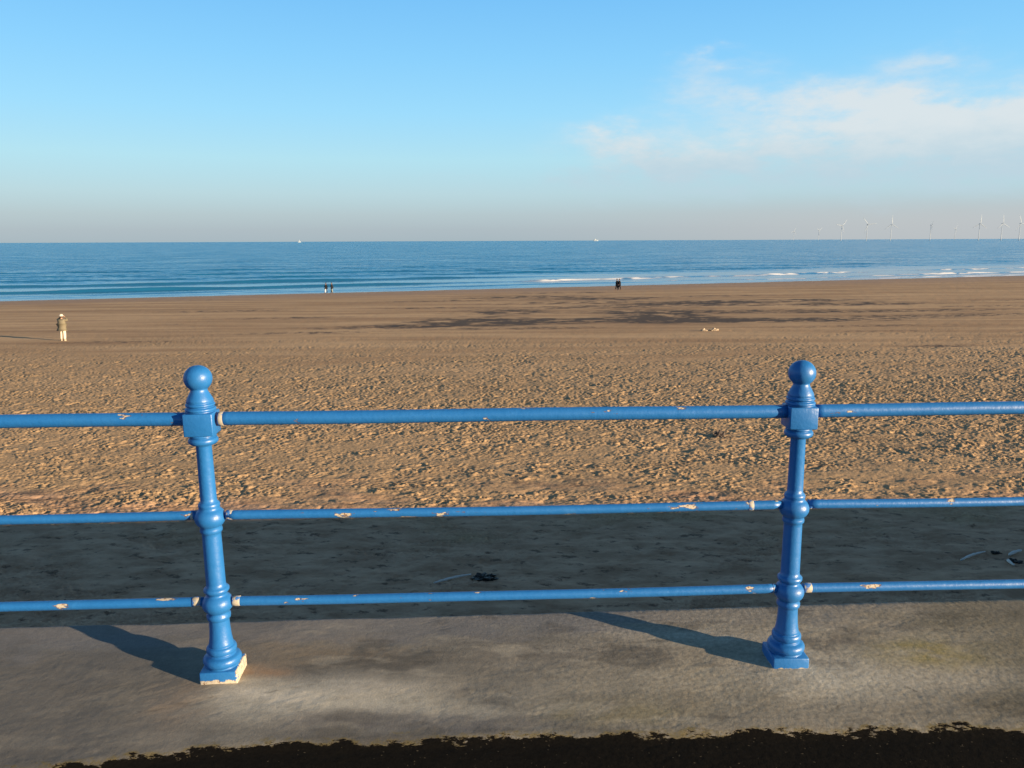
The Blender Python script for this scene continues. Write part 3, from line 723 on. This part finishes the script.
# ------------------------------------------------------------------ wind farm and ships far out
M_TURB = plain('pale turbine paint', (.35, .42, .49), .5, .3, .03)
def far_xy(px, Dist): return ((px-512)/796.4/math.cos(PITCH)*math.cos(PITCH)*Dist*1.0, Dist)
def turbine(px, Dist, rot, label, yaw=0.0, hub=82, bl=45):
    k = 1/(math.cos(PITCH)-(0)*1)
    x_ = (px-512)/796.4*(Dist*math.cos(PITCH))
    t_ = empty('wind_turbine', (x_, Dist, WATER), yaw); tag(t_, label, 'wind turbine', 'offshore wind turbines on the horizon')
    bm_obj('tower', lathe_bm([(1.7, -3), (1.6, 6), (1.3, 30), (1.0, hub-1)], 16), M_TURB, t_)
    n_ = bm_obj('nacelle', box_bm(2.8, 7, -1.2, 1.4, .5), M_TURB, t_); n_.location = (0, 1.5, hub)
    h_ = bm_obj('hub', lathe_bm([(1.2, -1.5), (1.5, 0), (1.3, 1.6), (.3, 2.6)], 14), M_TURB, t_); h_.location = (0, -5.4, hub); h_.rotation_euler = (math.pi/2, 0, 0)
    for q_ in range(3):
        bm = bmesh.new(); pr = []
        for u, cw, th_ in ((0, 1.8, 1.5), (.06, 2.0, 1.3), (.2, 3.0, .9), (.5, 2.2, .5), (.8, 1.4, .3), (1, .5, .15)):
            pr.append([bm.verts.new((a_*cw, b_*th_, 1+u*bl)) for a_, b_ in ((-.35, 0), (0, -.5), (.65, 0), (0, .5))])
        for a_, b_ in zip(pr[:-1], pr[1:]):
            for k_ in range(4): bm.faces.new((a_[k_], a_[(k_+1) % 4], b_[(k_+1) % 4], b_[k_]))
        bm.faces.new(pr[0]); bm.faces.new(pr[-1])
        o = bm_obj('blade', bm, M_TURB, t_); o.location = (0, -6, hub); o.rotation_euler = (0, R(rot+120*q_), 0)
    return t_
turbine(794, 7600, 20, 'faintest, farthest left of the wind turbines on the horizon', .5)
turbine(819, 6800, 55, 'faint small wind turbine, second from the left on the horizon', .6)
turbine(841.5, 4500, 40, 'wind turbine with bright mast, third from the left on the horizon', .3)
turbine(867, 4150, -38, 'wind turbine with blade up left, left of the two clearest turbines', .1)
turbine(891, 4150, -2, 'wind turbine with blade straight up, right of the two clearest turbines', .1)
turbine(930.5, 4400, 60, 'wind turbine seen nearly edge on, sixth from the left', 1.2)
turbine(955, 6000, 35, 'small faint wind turbine between the edge-on one and the right hand trio', .7)
turbine(979, 4050, 2, 'wind turbine with upright blade, left of the trio at the right edge', .1)
turbine(1001.5, 4000, -5, 'wind turbine with upright blade, middle of the trio at the right edge', .3)
turbine(1019.5, 4000, -20, 'wind turbine leaning blade left, right of the trio at the right edge', .2)
M_SHIP = plain('white ship paint', (.36, .42, .46), .5); M_HULL = plain('grey hull paint', (.22, .28, .34), .5)
def ship(px, Dist, L, B, hh, sh, hullm, label, off=.15):
    x_ = (px-512)/796.4*(Dist*math.cos(PITCH))
    s_ = empty('ship', (x_, Dist, WATER), R(12)); tag(s_, label, 'ship')
    bm = bmesh.new(); top, bot = [], []
    for u, wv_ in ((-.5, .8), (-.45, 1), (.2, 1), (.38, .7), (.5, .06)):
        top.append((u*L, wv_*B/2, hh+(.18*hh if u > .3 else 0))); bot.append((u*L*.94, wv_*B*.38, -2))
    vt = [bm.verts.new(p) for p in top]+[bm.verts.new((p[0], -p[1], p[2])) for p in top[::-1]]
    vb = [bm.verts.new(p) for p in bot]+[bm.verts.new((p[0], -p[1], p[2])) for p in bot[::-1]]
    n = len(vt)
    for k in range(n): bm.faces.new((vb[k], vb[(k+1) % n], vt[(k+1) % n], vt[k]))
    bm.faces.new(vt); bm.faces.new(vb)
    bm_obj('hull', bm, hullm, s_, False)
    bm = box_bm(L*.26, B*.8, hh+.05, hh+sh*.7, .3); box_bm(L*.16, B*.7, hh+sh*.7+.02, hh+sh, .3, bm)
    o = bm_obj('superstructure', bm, M_SHIP, s_, False); o.location = (-L*off, 0, 0)
    o = bm_obj('mast', lathe_bm([(.5, hh+sh), (.35, hh+sh*1.7)], 8), M_SHIP, s_); o.location = (-L*off, 0, 0)
ship(300, 8000, 26, 9, 7, 14, M_SHIP, 'small bright white ship on the horizon towards the left', 0)
ship(596.5, 9500, 60, 14, 12, 12, M_HULL, 'long faint grey ship on the horizon near the centre', .1)
